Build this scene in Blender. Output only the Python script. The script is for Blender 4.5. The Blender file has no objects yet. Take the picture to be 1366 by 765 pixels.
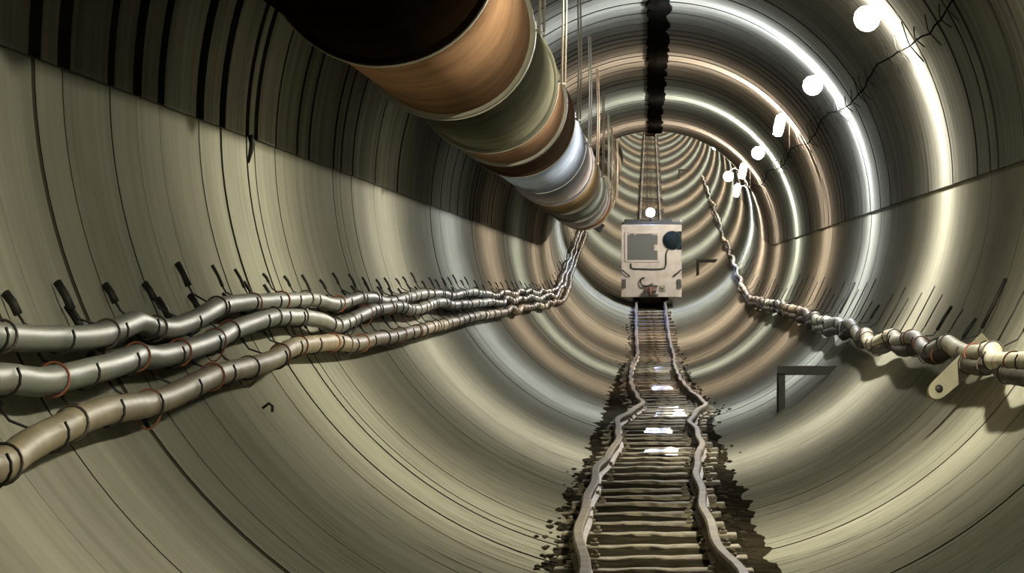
import bpy, bmesh, math, random
from mathutils import Vector, Matrix
rnd = random.Random(7)
PI = math.pi
sc = bpy.context.scene
col = sc.collection

# ------------------------------------------------------------------ geometry of the place
F = 6000.0            # distances d along the tunnel are counted in units of K metres
K = 1.25
VX, VY = 867.0, 382.5 # vanishing point of the level stretch of tunnel
R = 1.86              # lining radius
CX, CZ = 0.09, 0.66   # tunnel centre relative to the camera
RAIL = -1.05          # rail top below the camera
D0, D1 = -14.0, 252.0
SL, DK, HW = 0.0572, 75.0, 5.0   # gradient, where it begins, half length of the sag curve

def rise(d):
    if d < DK - HW: return 0.0
    if d > DK + HW: return SL * (d - DK)
    return SL * (d - DK + HW) ** 2 / (4 * HW)

def W(d, ang, r=R):
    a = math.radians(ang)
    return Vector((CX + r * math.cos(a), d * K, CZ + rise(d) + r * math.sin(a)))

# ------------------------------------------------------------------ materials
def mat(name, color, rough=0.6, metal=0.0, var=0.0, vscale=(6, 6, 6), bump=0.0, bscale=30.0,
        spec=0.5, dirt=None, dirt_amt=0.0, dirt_scale=3.0, rvar=0.0):
    m = bpy.data.materials.new(name); m.use_nodes = True
    nt = m.node_tree; N = nt.nodes; L = nt.links
    b = N['Principled BSDF']
    b.inputs['Base Color'].default_value = (*color, 1)
    b.inputs['Roughness'].default_value = rough
    b.inputs['Metallic'].default_value = metal
    b.inputs['Specular IOR Level'].default_value = spec
    tc = N.new('ShaderNodeTexCoord')
    mp = N.new('ShaderNodeMapping'); mp.inputs['Scale'].default_value = vscale
    L.new(tc.outputs['Object'], mp.inputs['Vector'])
    out = None
    if var > 0:
        n = N.new('ShaderNodeTexNoise'); n.inputs['Scale'].default_value = 1.0; n.inputs['Detail'].default_value = 6
        L.new(mp.outputs['Vector'], n.inputs['Vector'])
        r = N.new('ShaderNodeValToRGB')
        r.color_ramp.elements[0].position = 0.3; r.color_ramp.elements[1].position = 0.7
        r.color_ramp.elements[0].color = (*[c * (1 - var) for c in color], 1)
        r.color_ramp.elements[1].color = (*[min(1, c * (1 + var)) for c in color], 1)
        L.new(n.outputs['Fac'], r.inputs['Fac']); out = r.outputs['Color']
        if rvar > 0:
            mr = N.new('ShaderNodeMapRange')
            mr.inputs['From Min'].default_value = 0.35; mr.inputs['From Max'].default_value = 0.65
            mr.inputs['To Min'].default_value = max(0.03, rough - rvar); mr.inputs['To Max'].default_value = min(1, rough + rvar)
            L.new(n.outputs['Fac'], mr.inputs['Value']); L.new(mr.outputs['Result'], b.inputs['Roughness'])
    if dirt is not None:
        n2 = N.new('ShaderNodeTexNoise'); n2.inputs['Scale'].default_value = dirt_scale; n2.inputs['Detail'].default_value = 8
        n2.inputs['Roughness'].default_value = 0.65
        L.new(tc.outputs['Object'], n2.inputs['Vector'])
        r2 = N.new('ShaderNodeMapRange'); r2.inputs['From Min'].default_value = 0.48; r2.inputs['From Max'].default_value = 0.62
        r2.inputs['To Max'].default_value = dirt_amt
        L.new(n2.outputs['Fac'], r2.inputs['Value'])
        mx = N.new('ShaderNodeMix'); mx.data_type = 'RGBA'
        L.new(r2.outputs['Result'], mx.inputs['Factor'])
        if out: L.new(out, mx.inputs['A'])
        else: mx.inputs['A'].default_value = (*color, 1)
        mx.inputs['B'].default_value = (*dirt, 1)
        out = mx.outputs['Result']
    if out: L.new(out, b.inputs['Base Color'])
    if bump > 0:
        n3 = N.new('ShaderNodeTexNoise'); n3.inputs['Scale'].default_value = bscale; n3.inputs['Detail'].default_value = 5
        L.new(tc.outputs['Object'], n3.inputs['Vector'])
        bp = N.new('ShaderNodeBump'); bp.inputs['Strength'].default_value = bump; bp.inputs['Distance'].default_value = 0.02
        L.new(n3.outputs['Fac'], bp.inputs['Height']); L.new(bp.outputs['Normal'], b.inputs['Normal'])
    return m

def emit(name, color, strength):
    m = bpy.data.materials.new(name); m.use_nodes = True
    nt = m.node_tree; nt.nodes.clear()
    e = nt.nodes.new('ShaderNodeEmission'); o = nt.nodes.new('ShaderNodeOutputMaterial')
    e.inputs['Color'].default_value = (*color, 1); e.inputs['Strength'].default_value = strength
    nt.links.new(e.outputs[0], o.inputs[0])
    return m

def concrete(slo, flo, CONC):
    m = bpy.data.materials.new('tunnel_concrete'); m.use_nodes = True
    nt = m.node_tree; N = nt.nodes; L = nt.links; b = N['Principled BSDF']
    tc = N.new('ShaderNodeTexCoord')
    def noise(scale, detail, rough=0.55):
        mp = N.new('ShaderNodeMapping'); mp.inputs['Scale'].default_value = scale
        L.new(tc.outputs['Object'], mp.inputs['Vector'])
        n = N.new('ShaderNodeTexNoise'); n.inputs['Scale'].default_value = 1; n.inputs['Detail'].default_value = detail
        n.inputs['Roughness'].default_value = rough
        L.new(mp.outputs['Vector'], n.inputs['Vector']); return n.outputs['Fac']
    streak = noise((0.5, 5.0, 0.5), 5)
    fine = noise((0.8, 30.0, 0.8), 3)
    blot = noise((1.6, 0.7, 1.6), 7)
    spk = noise((14, 9, 14), 4, 0.7)
    def ramp(f, lo, hi, a, c):
        r = N.new('ShaderNodeMapRange'); r.inputs['From Min'].default_value = lo; r.inputs['From Max'].default_value = hi
        r.inputs['To Min'].default_value = a; r.inputs['To Max'].default_value = c
        L.new(f, r.inputs['Value']); return r.outputs['Result']
    def mul(a, c):
        n = N.new('ShaderNodeMath'); n.operation = 'MULTIPLY'; L.new(a, n.inputs[0]); L.new(c, n.inputs[1]); return n.outputs[0]
    at = N.new('ShaderNodeAttribute'); at.attribute_name = 'tone'
    v = mul(mul(ramp(streak, 0.3, 0.7, slo, 1.08), ramp(fine, 0.3, 0.7, flo, 1.05)), mul(ramp(blot, 0.3, 0.7, 0.85, 1.08), at.outputs['Fac']))
    v = mul(v, ramp(spk, 0.66, 0.72, 1.0, 0.8))
    sep = N.new('ShaderNodeSeparateXYZ'); L.new(tc.outputs['Object'], sep.inputs[0])
    scuff = mul(ramp(noise((2.2, 22.0, 2.2), 3, 0.6), 0.60, 0.66, 0.0, 1.0), ramp(sep.outputs['Z'], -0.98, -0.62, 0.85, 0.0))
    inv = N.new('ShaderNodeMath'); inv.operation = 'SUBTRACT'; inv.inputs[0].default_value = 1.0; L.new(scuff, inv.inputs[1])
    v = mul(v, inv.outputs[0])
    mix = N.new('ShaderNodeMix'); mix.data_type = 'RGBA'
    mix.inputs['A'].default_value = (0, 0, 0, 1); mix.inputs['B'].default_value = (*CONC, 1)
    L.new(v, mix.inputs['Factor']); mix.clamp_factor = False
    L.new(mix.outputs['Result'], b.inputs['Base Color'])
    L.new(ramp(streak, 0.3, 0.7, 0.62, 0.48), b.inputs['Roughness'])
    b.inputs['Specular IOR Level'].default_value = 0.0
    bp = N.new('ShaderNodeBump'); bp.inputs['Strength'].default_value = 0.15; bp.inputs['Distance'].default_value = 0.02
    L.new(fine, bp.inputs['Height']); L.new(bp.outputs['Normal'], b.inputs['Normal'])
    return m

CONC = (0.315, 0.304, 0.246)
M = {}
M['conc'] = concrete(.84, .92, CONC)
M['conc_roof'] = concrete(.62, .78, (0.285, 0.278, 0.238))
M['joint_low'] = mat('dusty_shaded_joint', (0.07, 0.063, 0.042), 0.9, spec=0.1)  # dusty filling; the lower gaps' shadow is put into its colour
M['joint'] = mat('shaded_joint_packing', (0.018, 0.016, 0.012), 0.9)  # packing, with the shadow in the gaps put into its dark colour
M['mud'] = mat('wet_mud', (0.024, 0.020, 0.013), 0.6, var=0.5, vscale=(7, 4, 7), bump=0.6, bscale=18, rvar=0.2, spec=0.0)
M['rubble'] = mat('mud_lumps', (0.04, 0.033, 0.022), 0.85, spec=0.05, var=0.5, bump=0.4, bscale=25)
M['wood'] = mat('sleeper_wood', (0.27, 0.235, 0.165), 0.65, spec=0.08, var=0.35, vscale=(2, 18, 10), bump=0.35, bscale=20, dirt=(0.07, 0.058, 0.04), dirt_amt=0.7, dirt_scale=7, rvar=0.2)
M['rail'] = mat('muddy_rail_steel', (0.16, 0.132, 0.095), 0.6, spec=0.06, metal=0.0, var=0.3, bump=0.2, bscale=14, dirt=(0.11, 0.09, 0.06), dirt_amt=0.6, dirt_scale=4)
M['iron'] = mat('dark_iron', (0.02, 0.018, 0.014), 0.6, metal=0.3)
M['steel'] = mat('galvanised_steel', (0.40, 0.36, 0.28), 0.5, metal=0.3, var=0.2)
M['bracket'] = mat('dark_bracket_steel', (0.035, 0.031, 0.022), 0.65, var=0.3)
M['strap'] = mat('dusty_bracket_steel', (0.2, 0.18, 0.12), 0.6, var=0.3)
M['cable_grey'] = mat('grey_cable_sheath', (0.19, 0.195, 0.168), 0.5, spec=0.08, var=0.25, vscale=(9, 3, 9), dirt=(0.2, 0.17, 0.11), dirt_amt=0.6, dirt_scale=6)
M['cable_tan'] = mat('tan_cable_sheath', (0.28, 0.23, 0.15), 0.55, spec=0.06, var=0.25, vscale=(9, 3, 9), dirt=(0.2, 0.16, 0.1), dirt_amt=0.5, dirt_scale=6)
M['cable_pale'] = mat('pale_cable_sheath', (0.40, 0.37, 0.28), 0.6, spec=0.1, var=0.25, vscale=(9, 3, 9), dirt=(0.15, 0.13, 0.08), dirt_amt=0.5, dirt_scale=6)
M['cable_brown'] = mat('dark_brown_cable_sheath', (0.06, 0.05, 0.034), 0.7, spec=0.1, var=0.4)
M['cable_black'] = mat('black_cable_sheath', (0.008, 0.007, 0.006), 0.9, spec=0.0)
M['tie_dark'] = mat('dark_tie', (0.05, 0.035, 0.025), 0.6)
M['tie_red'] = mat('rusty_red_tie', (0.22, 0.075, 0.035), 0.6)
M['seal'] = mat('black_crown_seal', (0.005, 0.0045, 0.004), 1.0, bump=0.3, bscale=9, spec=0.0)
M['water'] = mat('puddle_water', (0.03, 0.028, 0.022), 0.1, bump=0.14, bscale=11, spec=0.4)
M['cream'] = mat('cream_loco_paint', (0.36, 0.30, 0.255), 0.6, spec=0.1, var=0.12, dirt=(0.25, 0.2, 0.14), dirt_amt=0.35, dirt_scale=5)
M['black'] = mat('black_paint', (0.02, 0.02, 0.02), 0.5)
M['glass'] = mat('dark_cab_glass', (0.075, 0.073, 0.066), 0.35, spec=0.2)
M['teal'] = mat('dark_teal_mesh', (0.012, 0.016, 0.018), 0.9, spec=0.0)
M['redrust'] = mat('rusty_red_coupler', (0.16, 0.06, 0.045), 0.6)
def paint(name, c, d, rough=0.5):
    return mat(name, c, rough, metal=0.0, spec=0.0, var=0.18, vscale=(2, 1.2, 2), dirt=d, dirt_amt=0.45, dirt_scale=1.6, bump=0.05, bscale=3)
M['d_black'] = paint('shaded_brown_duct', (0.014, 0.008, 0.004), (0.006, 0.004, 0.003))  # brown near section; the shadow on it is put into the colour
M['d_rust'] = paint('rust_brown_duct', (0.235, 0.135, 0.078), (0.1, 0.056, 0.032))
M['d_green'] = paint('grey_green_duct', (0.115, 0.11, 0.075), (0.05, 0.048, 0.032))
M['d_pink'] = paint('pinkish_brown_duct', (0.27, 0.16, 0.095), (0.1, 0.053, 0.027))
M['d_brown'] = paint('dark_brown_duct', (0.11, 0.068, 0.038), (0.06, 0.055, 0.035))
M['d_blue'] = paint('pale_blue_grey_duct', (0.40, 0.42, 0.44), (0.2, 0.2, 0.19))  # pale because the lamp's sheen is put into the colour
M['d_beige'] = paint('beige_duct', (0.36, 0.29, 0.17), (0.15, 0.12, 0.07))
M['d_grey'] = paint('dark_grey_duct', (0.11, 0.107, 0.088), (0.05, 0.048, 0.038))
M['rim'] = mat('worn_flange_rim', (0.30, 0.28, 0.215), 0.5, spec=.02, metal=0.0, var=0.2)
M['gasket'] = mat('black_gasket', (0.012, 0.011, 0.01), 0.8)

# ------------------------------------------------------------------ mesh helpers
def mesh_obj(name, verts, faces, m, parent=None, smooth=False, mats=None, fmat=None):
    me = bpy.data.meshes.new(name); me.from_pydata([tuple(v) for v in verts], [], faces)
    for x in (mats or [m]): me.materials.append(x)
    if fmat: me.polygons.foreach_set('material_index', fmat)
    if smooth: me.polygons.foreach_set('use_smooth', [True] * len(me.polygons))
    me.update()
    o = bpy.data.objects.new(name, me); col.objects.link(o)
    if parent: o.parent = parent
    return o

class MB:
    """collects shapes for ONE mesh object"""
    def __init__(s): s.v = []; s.f = []; s.sm = []
    def add(s, vs, fs, smooth=False):
        k = len(s.v); s.v += [Vector(v) for v in vs]; s.f += [[i + k for i in f] for f in fs]; s.sm += [smooth] * len(fs)
    def box(s, lo, hi, bev=0.0):
        bm = bmesh.new(); bmesh.ops.create_cube(bm, size=1)
        c = (Vector(lo) + Vector(hi)) / 2; e = Vector(hi) - Vector(lo)
        for v in bm.verts: v.co = Vector((v.co.x * e.x, v.co.y * e.y, v.co.z * e.z)) + c
        if bev: bmesh.ops.bevel(bm, geom=bm.edges[:], offset=bev, segments=2, affect='EDGES', profile=0.7)
        s.bm(bm)
    def bm(s, bm, smooth=False, mtx=None):
        bm.verts.index_update()
        vs = [(mtx @ v.co) if mtx else v.co.copy() for v in bm.verts]
        s.add(vs, [[v.index for v in f.verts] for f in bm.faces], smooth); bm.free()
    def tube(s, pts, r, n=8, caps=True, closed=False):
        pts = [Vector(p) for p in pts]; m = len(pts)
        rs = r if isinstance(r, (list, tuple)) else [r] * m
        vs = []; prev = None
        for i, p in enumerate(pts):
            if closed: t = pts[(i + 1) % m] - pts[i - 1]
            else: t = pts[min(i + 1, m - 1)] - pts[max(i - 1, 0)]
            t.normalize()
            if prev is None:
                u = t.cross(Vector((0, 0, 1)))
                if u.length < 0.1: u = t.cross(Vector((1, 0, 0)))
            else: u = prev - t * prev.dot(t)
            u.normalize(); prev = u; w = t.cross(u)
            for k in range(n):
                a = 2 * PI * k / n; vs.append(p + (u * math.cos(a) + w * math.sin(a)) * rs[i])
        fs = []
        for i in range(m if closed else m - 1):
            j = (i + 1) % m
            for k in range(n):
                l = (k + 1) % n; fs.append([i * n + k, i * n + l, j * n + l, j * n + k])
        if caps and not closed:
            fs.append(list(range(n))[::-1]); fs.append([(m - 1) * n + k for k in range(n)])
        s.add(vs, fs, True)
    def cyl(s, a, b, r, n=16): s.tube([a, b], r, n)
    def sphere(s, c, r, sx=1, sy=1, sz=1, n=2):
        bm = bmesh.new(); bmesh.ops.create_icosphere(bm, subdivisions=n, radius=r)
        s.bm(bm, True, Matrix.Translation(c) @ Matrix.Diagonal((sx, sy, sz, 1)))
    def build(s, name, m, parent=None):
        o = mesh_obj(name, s.v, s.f, m, parent)
        o.data.polygons.foreach_set('use_smooth', s.sm)
        o.data.update(); o.data.validate(); 
        return o

def empty(name, loc=(0, 0, 0), rot=(0, 0, 0)):
    o = bpy.data.objects.new(name, None); col.objects.link(o); o.location = loc; o.rotation_euler = rot
    o.empty_display_size = 0.1
    return o
def tag(o, label, cat, group=None, kind=None):
    if label: o['label'] = label
    if cat: o['category'] = cat
    if group: o['group'] = group
    if kind: o['kind'] = kind
    return o
def struct(o): o['kind'] = 'structure'; return o
def copy_tree(o, parent=None):
    c = o.copy(); col.objects.link(c)
    if parent: c.parent = parent
    for ch in list(o.children): copy_tree(ch, c)
    return c
ORD = ['nearest', 'second', 'third', 'fourth', 'fifth', 'sixth', 'seventh', 'eighth', 'ninth', 'tenth', 'eleventh', 'twelfth',
       'thirteenth', 'fourteenth', 'fifteenth', 'sixteenth', 'seventeenth', 'eighteenth', 'nineteenth', 'twentieth']
TENS = {2: 'twenty', 3: 'thirty', 4: 'forty', 5: 'fifty', 6: 'sixty', 7: 'seventy', 8: 'eighty', 9: 'ninety'}
TENTH = {2: 'twentieth', 3: 'thirtieth', 4: 'fortieth', 5: 'fiftieth', 6: 'sixtieth', 7: 'seventieth', 8: 'eightieth', 9: 'ninetieth'}
def ordinal(i):              # 0 -> nearest / first
    if i < 20: return ORD[i]
    n = i + 1
    if n >= 100: return 'hundred-and-' + (ORD[n - 101] if n > 101 else 'first') if n > 100 else 'hundredth'
    t, u = divmod(n, 10)
    return TENTH[t] if u == 0 else TENS[t] + '-' + ('first' if u == 1 else ORD[u - 1])
def count_from(i, what):
    return ('the nearest ' + what) if i == 0 else (ordinal(i) + ' ' + what + ' counting from the nearest')

# ------------------------------------------------------------------ lining: rings with open joints
jx = [45, 84, 147, 182, 214, 267, 296, 330, 341, 368, 396, 412, 445, 455, 470, 500, 530, 575, 588, 600]
joints = [F * 1.77 / (VX - x) for x in jx]
d = joints[0]
while d > D0:
    d -= rnd.choice([0.7, 1.0, 1.2]); joints.insert(0, d)
d = joints[-1]
while d < D1 - 2:
    d += rnd.choice([0.8, 1.2, 1.6]) if d < 100 else 2.0
    joints.append(d)

def lining(name, a0, a1, nseg, rad, wfun, depth, shift, seam=False, jm='joint', fac=None, tv=.1):
    vs, fs, fm, tone = [], [], [], []
    J = [j + shift for j in joints]
    def ring(d, r, sh=0.0, keep=1.0):
        k = len(vs)
        for i in range(nseg + 1):
            a = a0 + (a1 - a0) * i / nseg
            vs.append(W(d + (sh * fac(a, keep) if fac else sh), a, r))
        return k
    def strip(d0, r0, d1, r1, mi, t, s0=0.0, s1=0.0, k0=1.0, k1=1.0):
        n = max(1, int((d1 - d0) / 0.6)) if mi == 0 and (DK - HW - 2 < d0 < DK + HW + 2) else 1
        rows = [ring(d0 + (d1 - d0) * q / n, r0 + (r1 - r0) * q / n, s0 + (s1 - s0) * q / n, k0 + (k1 - k0) * q / n) for q in range(n + 1)]
        for a, b in zip(rows, rows[1:]):
            for i in range(nseg): fs.append([a + i, b + i, b + i + 1, a + i + 1]); fm.append(mi); tone.append(t)
    rr = random.Random(hash(len(name)) % 97)
    prev = D0; pw = 0; pk = 1.0
    for j in J + [D1]:
        w = wfun(j); kk = 1.0 if rr.random() < .22 else .12
        r0 = rad + rr.uniform(-.003, .003); r1 = rad + rr.uniform(-.003, .003)
        t = rr.uniform(1 - tv, 1 + tv * .7)
        strip(prev, r0, j, r1, 0, t, pw / 2, -w / 2, pk, kk)
        if j < D1:
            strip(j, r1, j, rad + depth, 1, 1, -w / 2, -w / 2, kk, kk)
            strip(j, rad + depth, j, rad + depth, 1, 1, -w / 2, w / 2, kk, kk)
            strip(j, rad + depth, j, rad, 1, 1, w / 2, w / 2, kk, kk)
        prev, pw, pk = j, w, kk
    if seam:                                   # the underside of the arch segments along both springlines
        for ang in (a0, a1):
            k = len(vs); n = 60
            for q in range(n + 1):
                dd = D0 + (D1 - D0) * q / n
                vs.append(W(dd, ang, rad)); vs.append(W(dd, ang, rad + 0.05))
            for q in range(n): fs.append([k + 2 * q, k + 2 * q + 1, k + 2 * q + 3, k + 2 * q + 2]); fm.append(1); tone.append(1)
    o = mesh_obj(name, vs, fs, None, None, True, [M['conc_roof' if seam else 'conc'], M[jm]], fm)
    at = o.data.attributes.new('tone', 'FLOAT', 'FACE'); at.data.foreach_set('value', tone)
    return struct(o)

jr = random.Random(3)
UW = {}
def w_up(j):
    k = round(j, 2)
    if k not in UW: UW[k] = jr.uniform(0.14, 0.3) if j < 21 else (jr.uniform(0.06, 0.16) if j < 110 else 0.08)
    return UW[k]
def w_lo(j): return (jr.uniform(0.015, 0.05) if jr.random() < .6 else .006) if j < 100 else 0.04
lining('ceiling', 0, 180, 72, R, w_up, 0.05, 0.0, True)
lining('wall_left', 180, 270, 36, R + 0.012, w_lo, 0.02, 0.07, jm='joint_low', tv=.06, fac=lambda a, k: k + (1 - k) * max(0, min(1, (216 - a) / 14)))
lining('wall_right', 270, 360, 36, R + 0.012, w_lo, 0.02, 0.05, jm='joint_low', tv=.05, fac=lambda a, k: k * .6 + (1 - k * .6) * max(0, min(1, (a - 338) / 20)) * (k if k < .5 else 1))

# ------------------------------------------------------------------ mud bed (floor) along the invert
from mathutils import noise as mn
def mud_z(x, d):
    e = max(0.0, abs(x - CX) - 0.30)
    n = mn.noise(Vector((x * 3.2, d * 1.3, 0.0))) * 0.012 + mn.noise(Vector((x * 9, d * 3, 3.0))) * 0.008
    return RAIL - 0.093 + n * (1 + 0.7 * min(1, e * 5)) + (-0.05) * e - (x - CX) * 0.028 + rise(d) - 0.045 * min(1, max(0, (d - 60) / 18))
vs, fs = [], []
xs = [CX + 0.64 * (-1 + 2 * i / 26) for i in range(27)]
ds = []; d = D0
while d < D1:
    ds.append(d); d += 0.12 if 14 < d < 50 else (0.25 if d < 95 else 1.0)
for d in ds:
    for x in xs: vs.append((x, d * K, mud_z(x, d)))
n = len(xs)
for i in range(len(ds) - 1):
    for k in range(n - 1): fs.append([i * n + k, i * n + k + 1, (i + 1) * n + k + 1, (i + 1) * n + k])
struct(mesh_obj('floor', vs, fs, M['mud'], None, True))

# black sealing strip along the crown
vs, fs = [], []
d = 4.0; q = 0; sr = random.Random(11)
while d < 100:
    w0 = 2.9 + sr.uniform(-.8, .8); w1 = 3.2 + sr.uniform(-.9, .9)
    a = 90.4
    for ang, r in ((a + w0, R + .0), (a + w0, R - .03), (a, R - .035 - sr.uniform(0, .015)), (a - w1, R - .03), (a - w1, R + .0)): vs.append(W(d, ang, r))
    q += 1; d += 0.45
for i in range(q - 1):
    for k in range(4): fs.append([i * 5 + k, i * 5 + k + 1, i * 5 + 5 + k + 1, i * 5 + 5 + k])
struct(mesh_obj('trim_1', vs, fs, M['seal'], None, False))

# ------------------------------------------------------------------ track
TRK = [(-14, .03), (10, .05), (16.5, .053), (18.3, 0), (20.6, -.025), (23.5, -.022), (26.5, -.015), (30.4, .06), (33.2, .055), (35.5, .03), (38.3, .12),
       (40.8, .215), (44.2, .15), (48.6, .09), (53, .06), (58, .05), (64, .055), (70, .09), (76, .06), (82, .03), (90, .01), (110, .0), (D1, .0)]
def interp(T, d):
    for i in range(len(T) - 1):
        if T[i][0] <= d <= T[i + 1][0]:
            x0, y0 = T[i]; x1, y1 = T[i + 1]
            m0 = (T[i + 1][1] - T[i - 1][1]) / (T[i + 1][0] - T[i - 1][0]) if i > 0 else 0
            m1 = (T[i + 2][1] - T[i][1]) / (T[i + 2][0] - T[i][0]) if i + 2 < len(T) else 0
            h = x1 - x0; t = (d - x0) / h
            return (2*t**3-3*t*t+1)*y0 + (t**3-2*t*t+t)*h*m0 + (-2*t**3+3*t*t)*y1 + (t**3-t*t)*h*m1
    return T[-1][1] if d > T[-1][0] else T[0][1]
def rail(side, lab):
    prof = [(-.034, 0), (.034, 0), (.034, .008), (.008, .018), (.008, .045), (.023, .052), (.023, .066), (.016, .074), (-.016, .074), (-.023, .066), (-.023, .052), (-.008, .045), (-.008, .018), (-.034, .008)]
    vs, fs = [], []; n = len(prof); d = D0; q = 0
    while d < D1:
        x = interp(TRK, d) + side * 0.287 + .008 * math.sin(d * 1.9 + side)
        z = RAIL - .074 + rise(d) + 0.004 * math.sin(d * 1.3 + side)
        for px, pz in prof: vs.append((x + px, d * K, z + pz))
        q += 1; d += 0.4 if d < 95 else 1.5
    for i in range(q - 1):
        for k in range(n): l = (k + 1) % n; fs.append([i * n + k, i * n + n + k, i * n + n + l, i * n + l])
    fs.append(list(range(n))); fs.append([(q - 1) * n + k for k in range(n)][::-1])
    o = mesh_obj('rail', vs, fs, M['rail'], None, False)
    tag(o, lab, 'rail')
rail(-1, 'left muddy steel rail wavering along the narrow track to the locomotive')
rail(1, 'right muddy steel rail wavering along the narrow track to the locomotive')

def sleeper_proto():
    r = random.Random(5)
    root = empty('sleeper')
    b = MB(); bm = bmesh.new(); bmesh.ops.create_cube(bm, size=1)
    bmesh.ops.subdivide_edges(bm, edges=[e for e in bm.edges if abs((e.verts[0].co - e.verts[1].co).x) > .5], cuts=9)
    for v in bm.verts:
        v.co = Vector((v.co.x * .80 + r.uniform(-.004, .004), v.co.y * .2 + r.uniform(-.012, .012), v.co.z * .05 + (r.uniform(-.006, .004) if v.co.z > 0 else 0)))
    bmesh.ops.bevel(bm, geom=bm.edges[:], offset=.005, segments=1, affect='EDGES')
    b.bm(bm); b.build('beam', M['wood'], root)
    for s in (-1, 1):
        for q in (-1, 1):
            c = MB(); x = s * .287 + q * .05
            c.box((x - .018, -.04, .025), (x + .018, .04, .038), .003)
            c.cyl((x, 0, .035), (x, 0, .055), .012, 6)
            c.build('rail_clip', M['rail'], root)
    return root
protoS = sleeper_proto()
def sleeper_bare():
    o = bpy.data.objects.new('sleeper', protoS.children[0].data); col.objects.link(o); return o
d = 16.2; i = 0
while d < 228:
    if not (86.5 < d < 93):
        if i == 0: o = protoS
        elif d < 60: o = copy_tree(protoS)
        else: o = sleeper_bare()
        o.location = (interp(TRK, d) + rnd.uniform(-.03, .03), d * K, RAIL - .102 + rise(d) + rnd.uniform(-.006, .004))
        o.rotation_euler = (math.atan(SL / K) if d > DK + 3 else 0, rnd.uniform(-.008, .008), rnd.uniform(-.05, .05))
        o.scale = (1, rnd.uniform(.8, 1.35), 1)
        if d < 60:
            tag(o, 'wet wooden sleeper under the rails, ' + count_from(i, 'sleeper'), 'sleeper', 'sleepers in front of the locomotive')
        elif d < 87:
            tag(o, 'small distant wooden sleeper close in front of the locomotive', 'sleeper', 'distant sleepers just before the locomotive')
        else:
            tag(o, 'tiny far sleeper on the rising track beyond the locomotive', 'sleeper', 'far sleepers beyond the locomotive')
        i += 1
    d += (.92 if d < 90 else 1.15) + rnd.uniform(-.15, .15)

# puddles lying between the sleepers
def puddle(d0, d1, x0, x1, lab, seed):
    r = random.Random(seed); b = MB(); n = 40; c = Vector(((x0 + x1) / 2, (d0 + d1) / 2 * K, RAIL - .081))
    top, bot = [], []
    for k in range(n):
        a = 2 * PI * k / n; q = 1 + .14 * math.sin(3 * a + seed) + .09 * math.sin(7 * a + 2 * seed)
        sx = abs(math.cos(a)) ** .6 * math.copysign(1, math.cos(a)); sy = abs(math.sin(a)) ** .6 * math.copysign(1, math.sin(a))
        top.append(c + Vector((sx * (x1 - x0) / 2 * q, sy * (d1 - d0) / 2 * q * K, rise(c.y / K))))
        bot.append(top[-1] * 1 + Vector((0, 0, -.02)))
    b.add(top + bot, [list(range(n))] + [[k, k + n, (k + 1) % n + n, (k + 1) % n] for k in range(n)])
    tag(b.build('puddle', M['water']), lab, 'puddle', 'puddles between the rails')
puddle(60.2, 63.2, .04, .31, 'small bright puddle between the rails, farthest of those before the locomotive', 1)
puddle(49, 51.6, .02, .24, 'short glinting puddle between the rails beyond the sharp kink', 2)
puddle(38.8, 42.2, .05, .31, 'long bright puddle at the sharp kink of the rails', 3)
puddle(34.6, 36.2, -.03, .18, 'thin puddle between the rails just before the sharp kink', 4)
puddle(30.2, 31.6, -.02, .21, 'small glinting puddle between the nearer sleepers', 5)

# loose muddy lumps beside the rails
b = MB(); r = random.Random(21)
for k in range(1300):
    d = 13 + 70 * r.random() ** 1.7; s = r.choice([-1, 1])
    x = interp(TRK, d) + s * (.33 + abs(r.gauss(0, .07)))
    x = max(CX - .62, min(CX + .62, x))
    q = r.uniform(.006, .017) * (1.5 if r.random() < .08 else 1)
    bm = bmesh.new(); bmesh.ops.create_icosphere(bm, subdivisions=1, radius=q)
    for v in bm.verts: v.co *= r.uniform(.65, 1.3)
    wz = CZ - math.sqrt(max(0, (R + .012) ** 2 - (x - CX) ** 2)) + rise(d)
    b.bm(bm, False, Matrix.Translation((x, d * K, max(mud_z(x, d), wz + .01) + q * .05)) @ Matrix.Diagonal((1.3, 1.6, .7, 1)))
tag(b.build('rubble', M['rubble']), 'dark lumps of mud and stones scattered along both rails', 'rubble', None, 'stuff')

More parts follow.
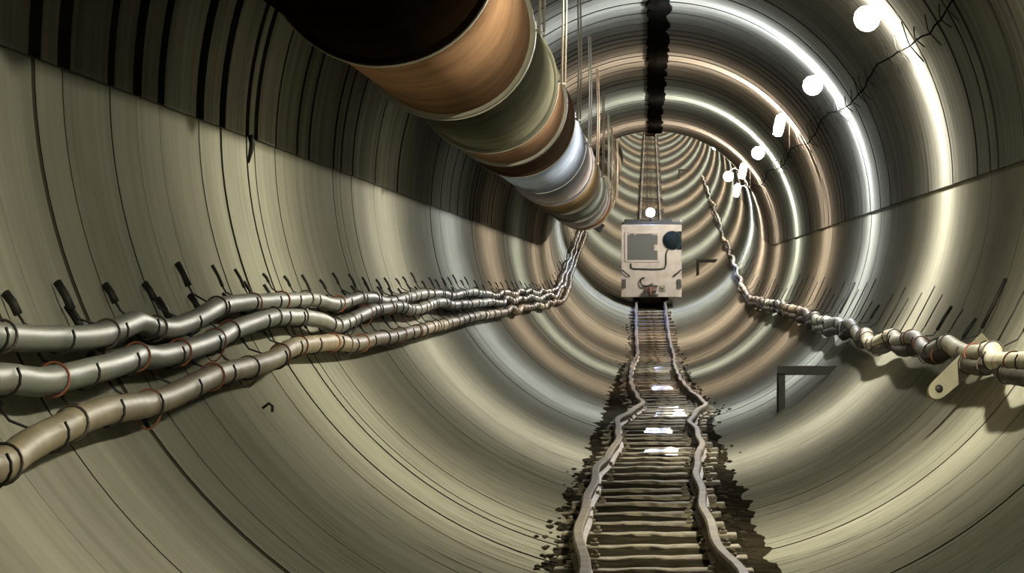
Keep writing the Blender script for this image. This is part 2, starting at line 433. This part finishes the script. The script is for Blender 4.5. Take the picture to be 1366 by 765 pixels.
# ------------------------------------------------------------------ ventilation duct
DD = 1.74; DXc, DZc, DR = -.6225 * DD, .7826 * DD, .26 * DD
def dpt(d, a, r): return Vector((DXc + r * math.cos(a), d * K, DZc + rise(d) + r * math.sin(a)))
def lathe(rows, seg=56, close=None):
    vs, fs = [], []
    for dd, rr in rows:
        for k in range(seg): vs.append(dpt(dd, 2 * PI * k / seg, rr))
    for i in range(len(rows) - 1):
        for k in range(seg):
            l = (k + 1) % seg; fs.append([i * seg + k, i * seg + l, (i + 1) * seg + l, (i + 1) * seg + k])
    return vs, fs
def duct_section(d0, d1, key, label):
    root = empty('duct_section', (DXc, d0 * K, DZc + rise(d0) - DR))
    off = Vector(root.location)
    def put(name, rows, m):
        vs, fs = lathe(rows); vs = [v - off for v in vs]
        o = mesh_obj(name, vs, fs, m, root, True)
        return o
    rows = [(d0 + .02, DR - .03)]
    for q in range(13):
        dd = d0 + .02 + (d1 - d0 - .04) * q / 12
        rows.append((dd, DR * (1 - .01 * q / 12)))
    put('pipe_shell', rows, M[key])
    put('rim_flange', [(d1 - .16, DR * .985), (d1 - .16, DR + .014), (d1 - .145, DR + .02), (d1 - .04, DR + .02), (d1 - .03, DR + .012), (d1 - .03, DR * .97)],
        M['rim'] if d1 in (24, 33.5, 55.5, 73) else M[key])
    put('gasket', [(d1 - .028, DR * .95), (d1 - .028, DR + .008), (d1 + .02, DR + .008), (d1 + .02, DR * .95)], M['gasket'])
    tag(root, label, 'duct', 'ventilation duct sections under the roof')
seq = [(-12, -6, 'd_grey'), (-6, 0, 'd_grey'), (0, 6, 'd_grey'), (6, 12, 'd_grey'), (12, 18.2, 'd_black'), (18.2, 24, 'd_rust'), (24, 30, 'd_green'), (30, 33.5, 'd_pink'),
       (33.5, 36.6, 'd_brown'), (36.6, 49.5, 'd_blue'), (49.5, 55.5, 'd_beige'), (55.5, 62.5, 'd_grey'), (62.5, 68, 'd_blue'), (68, 73, 'd_rust'), (73, 79, 'd_grey'), (79, 85, 'd_green'), (85, 91, 'd_grey'), (91, 97, 'd_grey'), (97, 103, 'd_grey')]
LAB = {12: 'brown duct section coloured dark for shadow at the top edge of the photo', 18.2: 'rust-brown duct section behind the shadow-dark near one',
       24: 'dark grey-green duct section between the rust-brown and pinkish-brown ones',       30: 'short pinkish-brown duct section, fourth in view from the near end',
       33.5: 'short dark brown duct section just before the pale bluish one',
       36.6: 'long pale blue-grey duct section with lamp sheen in its colour in the middle of the duct',
       49.5: 'beige duct section just beyond the long pale blue-grey one',
       55.5: 'narrow-looking dark grey duct section beyond the beige one',
       62.5: 'smaller pale blue-grey duct section near the far end in view',
       68: 'small rust-brown duct section near the far end in view',
       73: 'small dark grey duct section at the bend, last in view'}
for a, z, k in seq:
    duct_section(a, z, k, LAB.get(a, 'unlit duct section behind the camera, nearest the wall' if a < 0 else ('dark duct section above the camera out of sight' if a < 12 else 'hidden dark duct section climbing beyond the bend')))

# hangers at the joints
hang_spots = [(18.2, 0), (24, 1), (30, 2), (36.6, 3), (43, 4), (49.5, 5), (55.5, 6), (62.5, 7), (68, 8), (73, 9), (79, 10)]
for d, i in hang_spots:
    root = empty('duct_hanger', (DXc, d * K, DZc + rise(d)))
    o_ = Vector(root.location)
    b = MB()
    pts = [dpt(d - .09, math.radians(a), DR + .024) - o_ for a in range(-180, 7, 6)]
    for s in (-.028, .028): pass
    vs, fs = [], []
    for k, a in enumerate(range(-180, 7, 6)):
        for rr, dy in ((DR + .0215, -.03), (DR + .0215, .03), (DR + .027, .03), (DR + .027, -.03)): vs.append(dpt(d - .09 + dy, math.radians(a), rr) - o_)
    nk = len(vs) // 4
    for k in range(nk - 1):
        for e in range(4): fs.append([k * 4 + e, k * 4 + (e + 1) % 4, k * 4 + 4 + (e + 1) % 4, k * 4 + 4 + e])
    fs += [[0, 1, 2, 3], [(nk - 1) * 4 + e for e in (3, 2, 1, 0)]]
    b.add(vs, fs); b.build('strap', M['steel'], root)
    for dx, dy in ((.045, -.14), (.06, .22)):
        b = MB(); x = DXc + DR + dx
        zt = CZ + math.sqrt(R * R - (x - CX) ** 2)
        b.tube([Vector((x, (d + dy) * K, DZc + rise(d) - .02)) - o_, Vector((x + .01, (d + dy) * K, (DZc + zt) / 2 + rise(d))) - o_, Vector((x, (d + dy) * K, zt + rise(d) + .01)) - o_], .008, 6)
        b.tube([Vector((x, (d + dy) * K, DZc + rise(d))) - o_, Vector((x - dx + .01, (d - .09) * K, DZc + rise(d))) - o_], .008, 6)
        b.build('rod', M['steel'], root)
    b = MB(); x = DXc - DR - .025
    b.tube([Vector((x, (d - .09) * K, DZc + rise(d))) - o_, Vector((x, (d - .09) * K, min(CZ + math.sqrt(R * R - (x - CX) ** 2), 9) + rise(d) + .01)) - o_], .008, 6)
    b.build('rod', M['steel'], root)
    tag(root, 'steel strap and thin rods holding up the duct, ' + count_from(i, 'hanger'), 'hanger', 'duct hangers')

# small dark box hung below the duct at the bend
root = empty('junction_box', (-.86, 76 * K, 1.02))
b = MB(); b.box((-.075, -.05, -.09), (.075, .05, .07), .01); o = b.build('box_body', M['black'], root); o.rotation_euler = (0, .6, 0)
b = MB(); b.tube([(0, 0, .05), (-.01, 0, .14), (-.03, 0, .22)], .008, 6); b.build('hanging_wire', M['steel'], root)
tag(root, 'small tilted dark box hanging under the far end of the duct', 'box')

# ------------------------------------------------------------------ lamps on the right-hand shoulder
COOL = (0.86, 0.92, 1.0); NEUT = (1.0, 0.96, 0.84); WARM = (1.0, 0.80, 0.65); GRN = (0.97, 1.0, 0.92); NEAR = (1.0, 0.96, 0.75)
LS = 2250.0
EM = {'cool': emit('cool_bulb', COOL, LS), 'neutral': emit('neutral_bulb', NEUT, LS), 'warm': emit('warm_bulb', WARM, LS * .95),
      'green': emit('pale_green_bulb', GRN, LS), 'near': emit('yellowish_bulb', NEAR, LS * .55), 'mid': emit('yellowish_white_bulb', NEAR, LS * .95)}
def lamp(d, ang, rr, kind, shape, label, group):
    p = W(d, ang, R - rr); wall = W(d, ang, R + .005)
    root = empty('wall_lamp', wall); rel = p - wall
    n = -Vector((math.cos(math.radians(ang)), 0, math.sin(math.radians(ang))))
    t = Vector((-math.sin(math.radians(ang)), 0, math.cos(math.radians(ang))))
    b = MB(); bm = bmesh.new(); bmesh.ops.create_cube(bm, size=1)
    mt = Matrix((( t.x, 0, n.x, 0), (t.y, 1, n.y, 0), (t.z, 0, n.z, 0), (0, 0, 0, 1)))
    for v in bm.verts: v.co = Vector((v.co.x * .12, v.co.y * .1, v.co.z * .03))
    bmesh.ops.bevel(bm, geom=bm.edges[:], offset=.006, segments=2, affect='EDGES')
    b.bm(bm, False, mt); b.build('mount_plate', M['iron'], root)
    b = MB(); b.tube([n * .01, n * .03 + t * .05 , rel * .55 + t * .06, rel * .78], .012, 8); b.build('arm', M['iron'], root)
    b = MB()
    if shape == 'globe':
        b.cyl(rel * .45, rel * .72, .032, 14); b.build('socket', M['black'], root)
        g = MB(); g.sphere(rel, .085, 1, 1, 1, 3); g.build('bulb', EM[kind], root)
    else:
        ax = Vector((-.22, 0, -1)).normalized()
        top = rel + Vector((0.03, 0, .17))
        b.cyl(top, top + ax * .06, .034, 14); b.build('socket', M['black'], root)
        g = MB(); a0 = top + ax * .055
        g.tube([a0, a0 + ax * .012, a0 + ax * .05, a0 + ax * .17, a0 + ax * .22, a0 + ax * .235], [.03, .048, .055, .055, .045, .01], 14)
        g.build('bulb', EM[kind], root)
        if d < 80:  # added plate, no part of the lamp, blocks light towards the right wall
            h = MB(); x0 = top.x + .02
            h.box((x0 + .055, -.13, top.z - .42), (x0 + .061, .13, top.z + .03), .002)
            h.box((x0 - .0, -.02, top.z + .02), (x0 + .06, .02, top.z + .03), .002)
            h.build('added_blocker', M['seal'], root)
    tag(root, label, 'lamp', group)
LP = [(0, 'near', 'globe', None), (9.9, 'near', 'globe', None), (19.8, 'mid', 'globe', None),
      (29.7, 'neutral', 'globe', 'large round lamp globe nearest the top right corner'), (39.6, 'cool', 'globe', 'round lamp globe, second nearest on the right shoulder'),
      (49.6, 'warm', 'tube', 'tilted elongated warm lamp, third nearest on the right shoulder'), (59.6, 'green', 'globe', 'round lamp globe, fourth nearest on the right shoulder'),
      (69, 'warm', 'tube', 'small tilted elongated warm lamp, fifth nearest on the right shoulder'), (78, 'warm', 'globe', 'tiny round lamp, sixth nearest on the right shoulder'),
      (86, 'green', 'tube', 'tiny elongated lamp hung lower on the right wall at the bend')]
for d, k, s, l in LP:
    ang, rr = 39.6, .118
    if d == 86: ang, rr = 19, .19
    if d == 78: ang, rr = 40, .2
    lamp(d, ang, rr, k, s, l or ['lamp behind the scene beside the camera', 'lamp out of frame on the near right wall', 'lamp just above the frame on the right wall'][int(d // 9.8)], 'lamps along the right wall')
d = 96; k = 0
while d < D1:
    lamp(d, 41, .115, 'warm' if k % 2 == 0 else 'green', 'globe', 'hidden far lamp on the right wall of the rising tunnel', 'far lamps hidden by the roof at the bend')
    d += 10; k += 1

# feed cable linking the lamps, with short twisted wire ends
b = MB(); pts = []; fr = random.Random(31)
d = 8
while d < 100:
    pts.append(W(d, 30 + 1.2 * math.sin(d * .63) + fr.uniform(-.4, .4), R - .03 - .012 * fr.random())); d += .6
root = empty('lamp_feed_cable', pts[0]); o_ = pts[0]
b.tube([p - o_ for p in pts], .006, 6); b.build('cable', M['cable_black'], root)
for q in range(1, 90):
    p = pts[int(q * len(pts) / 90)]
    dd = p.y / K; a = math.degrees(math.atan2(p.z - CZ - rise(dd), p.x - CX))
    l = fr.uniform(2, 5.5)
    b = MB(); b.tube([W(dd, a + l, R - .004) - o_, W(dd + .05, a + l * .3, R - .03) - o_, p - o_, W(dd - .06, a - l * .8, R - .012) - o_], .005, 5); b.build('fixing_wire', M['iron'], root)
tag(root, 'thin black lamp feed cable with wire fixings along the upper right wall', 'cable')

# ------------------------------------------------------------------ cables on the left wall
def on_wall(x, ratio, side, rc):
    # point on radius rc whose direction seen from the camera has the given slope
    lo, hi = .2, 3.0
    for _ in range(50):
        m = (lo + hi) / 2
        q = math.hypot(side * m - CX, -ratio * m - CZ)
        if q < rc: lo = m
        else: hi = m
    t = lo; dd = F * t / abs(x - VX)
    return dd, math.degrees(math.atan2(-ratio * t - CZ, side * t - CX)) % 360
def cable_path(pl, side, rc, seed, end, wob=.9, start=None):
    T = sorted(on_wall(x, (y - VY) / abs(x - VX), side, rc) for x, y in pl)
    T = [t for i, t in enumerate(T) if i == 0 or t[0] - T[i - 1][0] > .05]
    r = random.Random(seed); d, a = T[-1]; base = a; wob = wob * .5
    while d < end:
        d += r.uniform(1.6, 2.6); T.append((d, base + r.uniform(-wob, wob) * 2.2))
    d, a = T[0]
    T.insert(0, (d - 3, a)); T.insert(0, (d - 9, a))
    out = []; d = T[0][0]
    while d < end:
        rr = rc - .008 * r.random() - .022 * (.5 + .5 * math.sin(d * 2.1 + seed)) * min(1, 25 / max(d, 1))
        out.append((d, interp(T, d) + (.8 * math.sin(d * 2.3 + seed) * min(1, 30 / d) if side > 0 else 0), rr - (.03 * (.5 + .5 * math.sin(d * 1.7)) if side > 0 else 0))); d += .18 if d < 45 else .4
    return out
def make_cable(pl, side, rc, rad, m, seed, end, label, cat_group, ties=None, wob=.9):
    P = cable_path(pl, side, rc, seed, end, wob)
    pts = [W(d, a, r) for d, a, r in P]
    root = empty('power_cable', pts[0]); o_ = pts[0]
    b = MB(); b.tube([p - o_ for p in pts], [rad * (1 - .4 * min(1, max(0, (q[0] - 68) / 20))) for q in P], 12); b.build('sheath', m, root)
    r = random.Random(seed + 50); nt = 0; d = 8.2 if side < 0 else 17
    while ties and nt < 80 and d < end - 1:
        k = min(range(len(P)), key=lambda i: abs(P[i][0] - d))
        if 0 < k < len(P) - 1:
            p = pts[k]; t = (pts[k + 1] - pts[k - 1]).normalized()
            u = t.cross(Vector((0, 0, 1))).normalized(); w = u.cross(t)
            loose = r.random() < .2
            q = rad + .004; L = []
            for j in range(18):
                an = 2 * PI * j / 18
                z = math.sin(an); rad_j = q + (.03 * max(0, -z) if loose else .002)
                L.append(p - o_ + u * math.cos(an) * q + w * z * rad_j + t * (.02 * z))
            b = MB(); b.tube(L, .003 if loose else .0038, 6, False, True)
            b.build('cable_tie', M['tie_red'] if r.random() < .35 and d < 30 else M['tie_dark'], root); nt += 1
        d += r.uniform(.7, 1.9) * (1 if d < 30 else 1.4)
    tag(root, label, 'cable', cat_group)
    return P
LT = [(0, 450), (30, 453), (60, 454), (100, 456), (130, 451), (160, 439), (182, 431), (200, 437), (220, 441), (250, 432), (280, 415), (310, 406), (350, 406), (400, 401), (418, 403), (432, 409), (450, 407), (470, 401), (490, 401), (520, 404), (545, 397), (575, 393), (600, 396), (625, 391), (650, 394)]
LM = [(0, 507), (50, 512), (90, 506), (130, 497), (160, 486), (182, 477), (200, 478), (225, 475), (250, 469), (275, 460), (300, 446), (330, 434), (360, 427), (400, 424), (420, 430), (437, 439), (455, 434), (475, 424), (500, 414), (530, 412), (555, 414), (580, 405), (600, 408), (630, 406), (655, 404)]
LB = [(0, 622), (30, 600), (60, 584), (100, 566), (130, 556), (165, 548), (195, 541), (230, 529), (262, 514), (290, 502), (320, 493), (355, 485), (380, 469), (400, 462), (430, 461), (470, 460), (500, 455), (540, 447), (575, 438), (600, 432), (630, 424), (655, 420)]
P1 = make_cable(LT, -1, R - .07, .034, M['cable_grey'], 1, 130, 'thick grey cable sagging along the left wall, topmost of three', 'cables along the left wall', True)
P2 = make_cable(LM, -1, R - .07, .036, M['cable_grey'], 2, 130, 'thick grey cable sagging along the left wall, middle of three', 'cables along the left wall', True)
P3 = make_cable(LB, -1, R - .07, .037, M['cable_tan'], 3, 130, 'thick tan cable along the left wall, lowest of three', 'cables along the left wall', True)
def look(P, d):
    k = min(range(len(P)), key=lambda i: abs(P[i][0] - d)); return P[k]
# hooks carrying them: peg driven in the wall plus a curl round the cable
def hook(side, d, a, r, rad, group, label, long=0.0, thick=.008, length=.08, m=None):
    s = side; root_p = W(d, a, R)
    up = -1 if side < 0 else 1
    da = up * math.degrees((rad + .075 + long) / R)
    da2 = up * math.degrees((rad + .02) / R)
    le = up * math.degrees(length / R)
    peg0 = W(d, a + da, R); root = empty('cable_hook', peg0); o_ = peg0
    b = MB(); b.tube([W(d, a + da + le, R - .004) - o_, W(d - .01, a + da + le * .5, R - .014) - o_, W(d - .015, a + da, R - .016) - o_], thick, 7)
    b.build('peg', m or M['iron'], root)
    b = MB(); c = W(d - .015, a, r); n = (W(d, a, R) - W(d, a, r)).normalized(); t = (W(d, a + up * 1, r) - W(d, a, r)).normalized()
    q = rad + .007
    pts = [W(d - .015, a + da, R - .016) - o_, W(d - .015, a + da * .72, R - .02) - o_]
    for j in range(10):
        an = math.radians(48 - j * 26); pts.append(c - o_ + (n * math.cos(an) + t * math.sin(an)) * q)
    b.tube(pts, .004, 6); b.build('crook', m or M['iron'], root)
    tag(root, label, 'hook', group)
hr = random.Random(77); d = 9.2
for_row = ((P1, .034, 'black hook holding the topmost left-wall cable', 'hooks of the top left cable'),
           (P2, .036, 'black hook holding the middle left-wall cable', 'hooks of the middle left cable'),
           (P3, .037, 'black hook holding the lowest left-wall cable', 'hooks of the lowest left cable'))
while d < 84:
    for P, rad, l, g in for_row:
        dd, a, r = look(P, d + hr.uniform(-.12, .12))
        hook(-1, dd, a, r, rad, g, l, hr.uniform(-.015, .01), .0125 if d < 17 else .007, hr.uniform(.06, .1) if d < 17 else hr.uniform(.04, .09))
    d += 1.12 if d < 40 else 1.9

# cables on the right wall
RT = [(1366, 487), (1345, 488), (1325, 478), (1300, 470), (1270, 470), (1240, 466), (1215, 458), (1190, 455), (1170, 459), (1140, 441), (1110, 434), (1085, 424), (1055, 412), (1025, 405), (1000, 399)]
RM = [(1366, 503), (1340, 500), (1310, 489), (1280, 478), (1250, 476), (1225, 472), (1195, 464), (1170, 464), (1140, 450), (1105, 443), (1080, 432), (1050, 419), (1020, 411), (997, 404)]
Q1 = make_cable(RT, 1, R - .09, .045, M['cable_pale'], 11, 140, 'thick pale cable along the right wall, upper of two', 'cables along the right wall', True, 1.4)
Q2 = make_cable(RM, 1, R - .07, .038, M['cable_brown'], 12, 140, 'dark cable along the right wall, below the pale one', 'cables along the right wall', True, 1.6)
d = 15
while d < 88:
    dd, a, r = look(Q1, d + hr.uniform(-.15, .15))
    hook(1, dd, a, r, .045, 'hanger hooks of the right cables', 'long thin black hanger hook holding the right-wall cables', hr.uniform(.0, .06), .011 if hr.random() < .1 else .0045, hr.uniform(.12, .34))
    d += 1.15 if d < 45 else 1.7

# flat bracket arm dropping from the right cables
root = empty('cable_bracket', W(21.7, 328, R))
o_ = Vector(root.location); b = MB()
A = W(21.75, 329, R - .05); B = W(21.62, 316.5, R - .13)
ax = (B - A); L_ = ax.length; ax.normalize(); wd = ax.cross(Vector((0, 1, 0))).normalized(); nn = ax.cross(wd)
out = [(0, -.4), (L_, -.4)] + [(L_ + .4 * math.sin(PI * k / 10), -.4 * math.cos(PI * k / 10)) for k in range(11)] + [(0, .4)]
prof = []; 
for l, w in [(0, -.06), (L_ * .85, -.045)] + [(L_ * .85 + .15 * L_ * math.sin(PI * k / 12), -.045 * math.cos(PI * k / 12)) for k in range(1, 12)] + [(L_ * .85, .045), (0, .06)]: prof.append((l, w))
n = len(prof)
vs = [A - o_ + ax * l + wd * w + nn * .012 for l, w in prof] + [A - o_ + ax * l + wd * w - nn * .012 for l, w in prof]
b.add(vs, [list(range(n)), list(range(n, 2 * n))[::-1]] + [[k, (k + 1) % n, n + (k + 1) % n, n + k] for k in range(n)])
b.build('arm_plate', M['strap'], root)
b = MB(); c = A - o_ + ax * (L_ * .86); b.cyl(c - nn * .016, c + nn * .016, .02, 12); b.build('bolt', M['iron'], root)
b = MB(); c = A - o_ + ax * .04; b.cyl(c - nn * .03, c + nn * .03, .03, 8); b.build('bolt', M['iron'], root)
tag(root, 'flat dusty steel bracket arm slanting down below the right-wall cables', 'bracket')

# angle brackets on the lower right wall
def angle_bracket(d, label):
    zr = rise(d)
    root = empty('angle_bracket', (1.40, d * K, -.64 + zr))
    def xw(z): return CX + math.sqrt((R + .012) ** 2 - (z - CZ) ** 2)
    b = MB(); z0 = -.66
    b.box((.99 - 1.40, -.03, -.05), (xw(-.64) - 1.40 + .02, .2, -.038), .002); b.box((.99 - 1.40, .018, -.05), (xw(-.64) - 1.40 + .02, .03, .022), .002)
    b.build('horizontal_bar', M['bracket'], root)
    zb = CZ - math.sqrt((R + .012) ** 2 - (1.0 - CX) ** 2)
    b = MB(); b.box((.99 - 1.40, -.03, zb + .64 - .03), (.99 - 1.40 + .062, -.018, -.03), .002); b.box((.99 - 1.40, -.03, zb + .64 - .03), (.99 - 1.40 + .012, .2, -.03), .002)
    b.build('leg', M['bracket'], root)
    b = MB(); b.cyl((.99 - 1.40 + .03, .03, -.01), (.99 - 1.40 + .03, .045, -.01), .012, 6); b.build('bolt', M['bracket'], root)
    tag(root, label, 'bracket', 'angle brackets on the lower right wall')
angle_bracket(35, 'dark angle-iron bracket on the lower right wall, nearest of its kind')
angle_bracket(96, 'tiny dark angle bracket beside the locomotive on the right')
angle_bracket(158, 'tiny far angle bracket above the locomotive roof on the rising right wall')

# bent pin below the left cables, slot plate near the left seam
dd, a = on_wall(350, (545 - VY) / (VX - 350), -1, R)
root = empty('bent_pin', W(dd, a, R)); o_ = Vector(root.location)
b = MB(); b.tube([(0, 0, 0), W(dd, a, R - .03) - o_, W(dd, a + .5, R - .034) - o_, W(dd, a + 1.0, R - .02) - o_], .006, 6); b.build('pin', M['iron'], root)
tag(root, 'bent black pin in the left wall below the three cables', 'pin')
dd, a = on_wall(332, (192 - VY) / (VX - 332), -1, R)
root = empty('wall_peg', W(dd, a, R)); o_ = Vector(root.location)
b = MB(); b.tube([W(dd, a - 1.2, R - .006) - o_, W(dd, a, R - .016) - o_, W(dd, a + 2.6, R + .006) - o_], [.012, .014, .006], 8); b.build('peg', M['iron'], root)
tag(root, 'short black peg on the left wall just below the long seam', 'peg')

# ------------------------------------------------------------------ locomotive
LD = 88.0
loco = empty('mine_locomotive', (.03, LD * K, RAIL + rise(LD)), (math.atan(SL / K), 0, 0))
tag(loco, 'small cream mine locomotive with bright headlight facing us on the track', 'locomotive')
HB = .59
b = MB()
b.box((-HB, .0, .10), (HB, .06, 1.52), .015)          # front plate
b.box((-HB, .05, .18), (HB, 3.0, 1.05), .03)          # hood behind
b.box((-HB, .05, .9), (HB, 1.35, 1.52), .03)
b.build('body', M['cream'], loco)
b = MB(); b.box((-HB + .05, .02, 1.515), (HB + .0, 1.4, 1.575), .015); b.box((-.5, .06, 1.57), (-.22, .4, 1.6), .008); b.box((.2, .05, 1.57), (.4, .3, 1.615), .008); b.cyl((.34, .12, 1.57), (.34, .12, 1.66), .025)
b.build('roof', M['black'], loco)
# window with frame
b = MB(); b.box((-.475, -.006, .825), (.115, .01, 1.315), .004); b.box((-.42, -.006, 1.30), (-.34, .008, 1.345), .004); b.box((-.3, -.006, 1.30), (.02, .008, 1.335), .004)
win = b.build('window', M['glass'], loco)
b = MB()
for lo, hi in (((-.52, -.02, .79), (-.475, .0, 1.35)), ((.115, -.02, .79), (.16, .0, 1.35)), ((-.52, -.02, .785), (.16, .0, .826)), ((-.52, -.02, 1.343), (.16, .0, 1.375))): b.box(lo, hi, .005)
b.build('window_frame', M['cream'], win)
b = MB(); b.box((.05, -.024, 1.01), (.135, -.004, 1.13), .006); b.cyl((.09, -.03, 1.07), (.09, -.02, 1.07), .012); b.build('latch', M['cream'], win)
# round dark grille
b = MB(); b.cyl((.405, -.012, 1.21), (.405, .02, 1.21), .178, 36); g = b.build('round_grille', M['teal'], loco)
b = MB()
b.tube([(.405 + .183 * math.cos(2 * PI * k / 32), -.012, 1.21 + .183 * math.sin(2 * PI * k / 32)) for k in range(32)], .008, 6, False, True)
b.build('grille_rim', M['black'], g)
b = MB(); b.box((.5, -.018, 1.03), (.59, .0, 1.39), .004); b.build('hinge_plate', M['teal'], g)
# conduit
b = MB(); b.tube([(-.4, -.012, .76), (-.4, -.02, .68), (-.36, -.022, .655), (-.2, -.022, .652), (0, -.022, .645), (.2, -.022, .65), (.262, -.022, .67), (.285, -.022, .74), (.285, -.02, .95), (.32, -.018, 1.03)], .014, 8); b.build('conduit', M['iron'], loco)
# coupler, draw hook
b = MB(); b.box((-.19, -.10, .13), (.13, .0, .16), .005); b.box((-.15, -.12, .21), (.1, .0, .24), .005); b.box((-.12, -.1, .15), (-.07, .0, .22), .004); b.box((.03, -.1, .15), (.08, .0, .22), .004); b.box((-.17, -.06, .30), (.12, .0, .335), .005)
cp = b.build('coupler', M['bracket'], loco)
b = MB(); b.cyl((-.02, -.11, .13), (-.02, -.11, .3), .03); b.box((-.09, -.08, .16), (.05, -.02, .3), .006); b.build('coupling_pin', M['redrust'], cp)
b = MB(); b.tube([(-.14, -.03, .48), (-.2, -.04, .46), (-.22, -.05, .4), (-.19, -.06, .34), (-.1, -.06, .31), (-.02, -.06, .34), (.02, -.05, .36)], .017, 8); b.build('draw_hook', M['iron'], loco)
b = MB(); b.box((.16, -.03, .22), (.27, .0, .33), .01); b.cyl((.215, -.045, .28), (.215, -.02, .28), .03); b.build('socket', M['strap'], loco)
for s in (-1, 1):
    b = MB(); b.tube([(s * .57, -.0, .63), (s * .56, -.05, .62), (s * .44, -.05, .52), (s * .43, -.0, .51)], .014, 8); b.build('grab_rail', M['iron'], loco)
    b = MB(); b.box((min(s * .50, s * .585), -.05, .28), (max(s * .50, s * .585), .0, .45), .012); b.build('buffer', M['bracket'], loco)
for y in (.55, 2.3):
    for s in (-1, 1):
        b = MB(); b.cyl((s * .25, y, .2), (s * .33, y, .2), .2, 28); b.cyl((s * .22, y, .2), (s * .25, y, .2), .225, 28); b.build('wheel', M['iron'], loco)
b = MB(); b.box((-.45, .04, .09), (.45, 2.9, .2), .01); b.build('underframe', M['black'], loco)
# headlight on its post
b = MB(); b.cyl((-.02, .12, 1.57), (-.02, .12, 1.68), .02); b.tube([(-.02, .2, 1.755), (-.02, .1, 1.755), (-.02, .03, 1.755)], [.05, .09, .1], 20)
hl = b.build('headlight', M['black'], loco)
b = MB(); b.cyl((-.02, .022, 1.755), (-.02, .032, 1.755), .085, 24); b.build('lens', emit('headlight_glow', (.34, .48, 1.0), 1200), hl)

# ------------------------------------------------------------------ world, camera, view
w = bpy.data.worlds.new('tunnel_dark'); sc.world = w; w.use_nodes = True
w.node_tree.nodes['Background'].inputs['Color'].default_value = (0.0, 0.0, 0.0, 1)
cam = bpy.data.cameras.new('camera'); co = bpy.data.objects.new('camera', cam); col.objects.link(co)
co.location = (0, 0, 0); co.rotation_euler = (PI / 2, 0, 0)
cam.sensor_fit = 'HORIZONTAL'; cam.sensor_width = 36; cam.lens = 36 * F * K / 1366
cam.shift_x = -(VX - 683) / 1366; cam.clip_start = .05; cam.clip_end = 600
sc.camera = co
vs_ = sc.view_settings
sc.display_settings.display_device = 'sRGB'
vs_.view_transform = 'Standard'; vs_.look = 'None'; vs_.exposure = 0.0; vs_.gamma = 1; vs_.use_curve_mapping = False
sc.cycles.max_bounces = 8; sc.cycles.diffuse_bounces = 2; sc.cycles.glossy_bounces = 4
sc.cycles.sample_clamp_indirect = 4.0
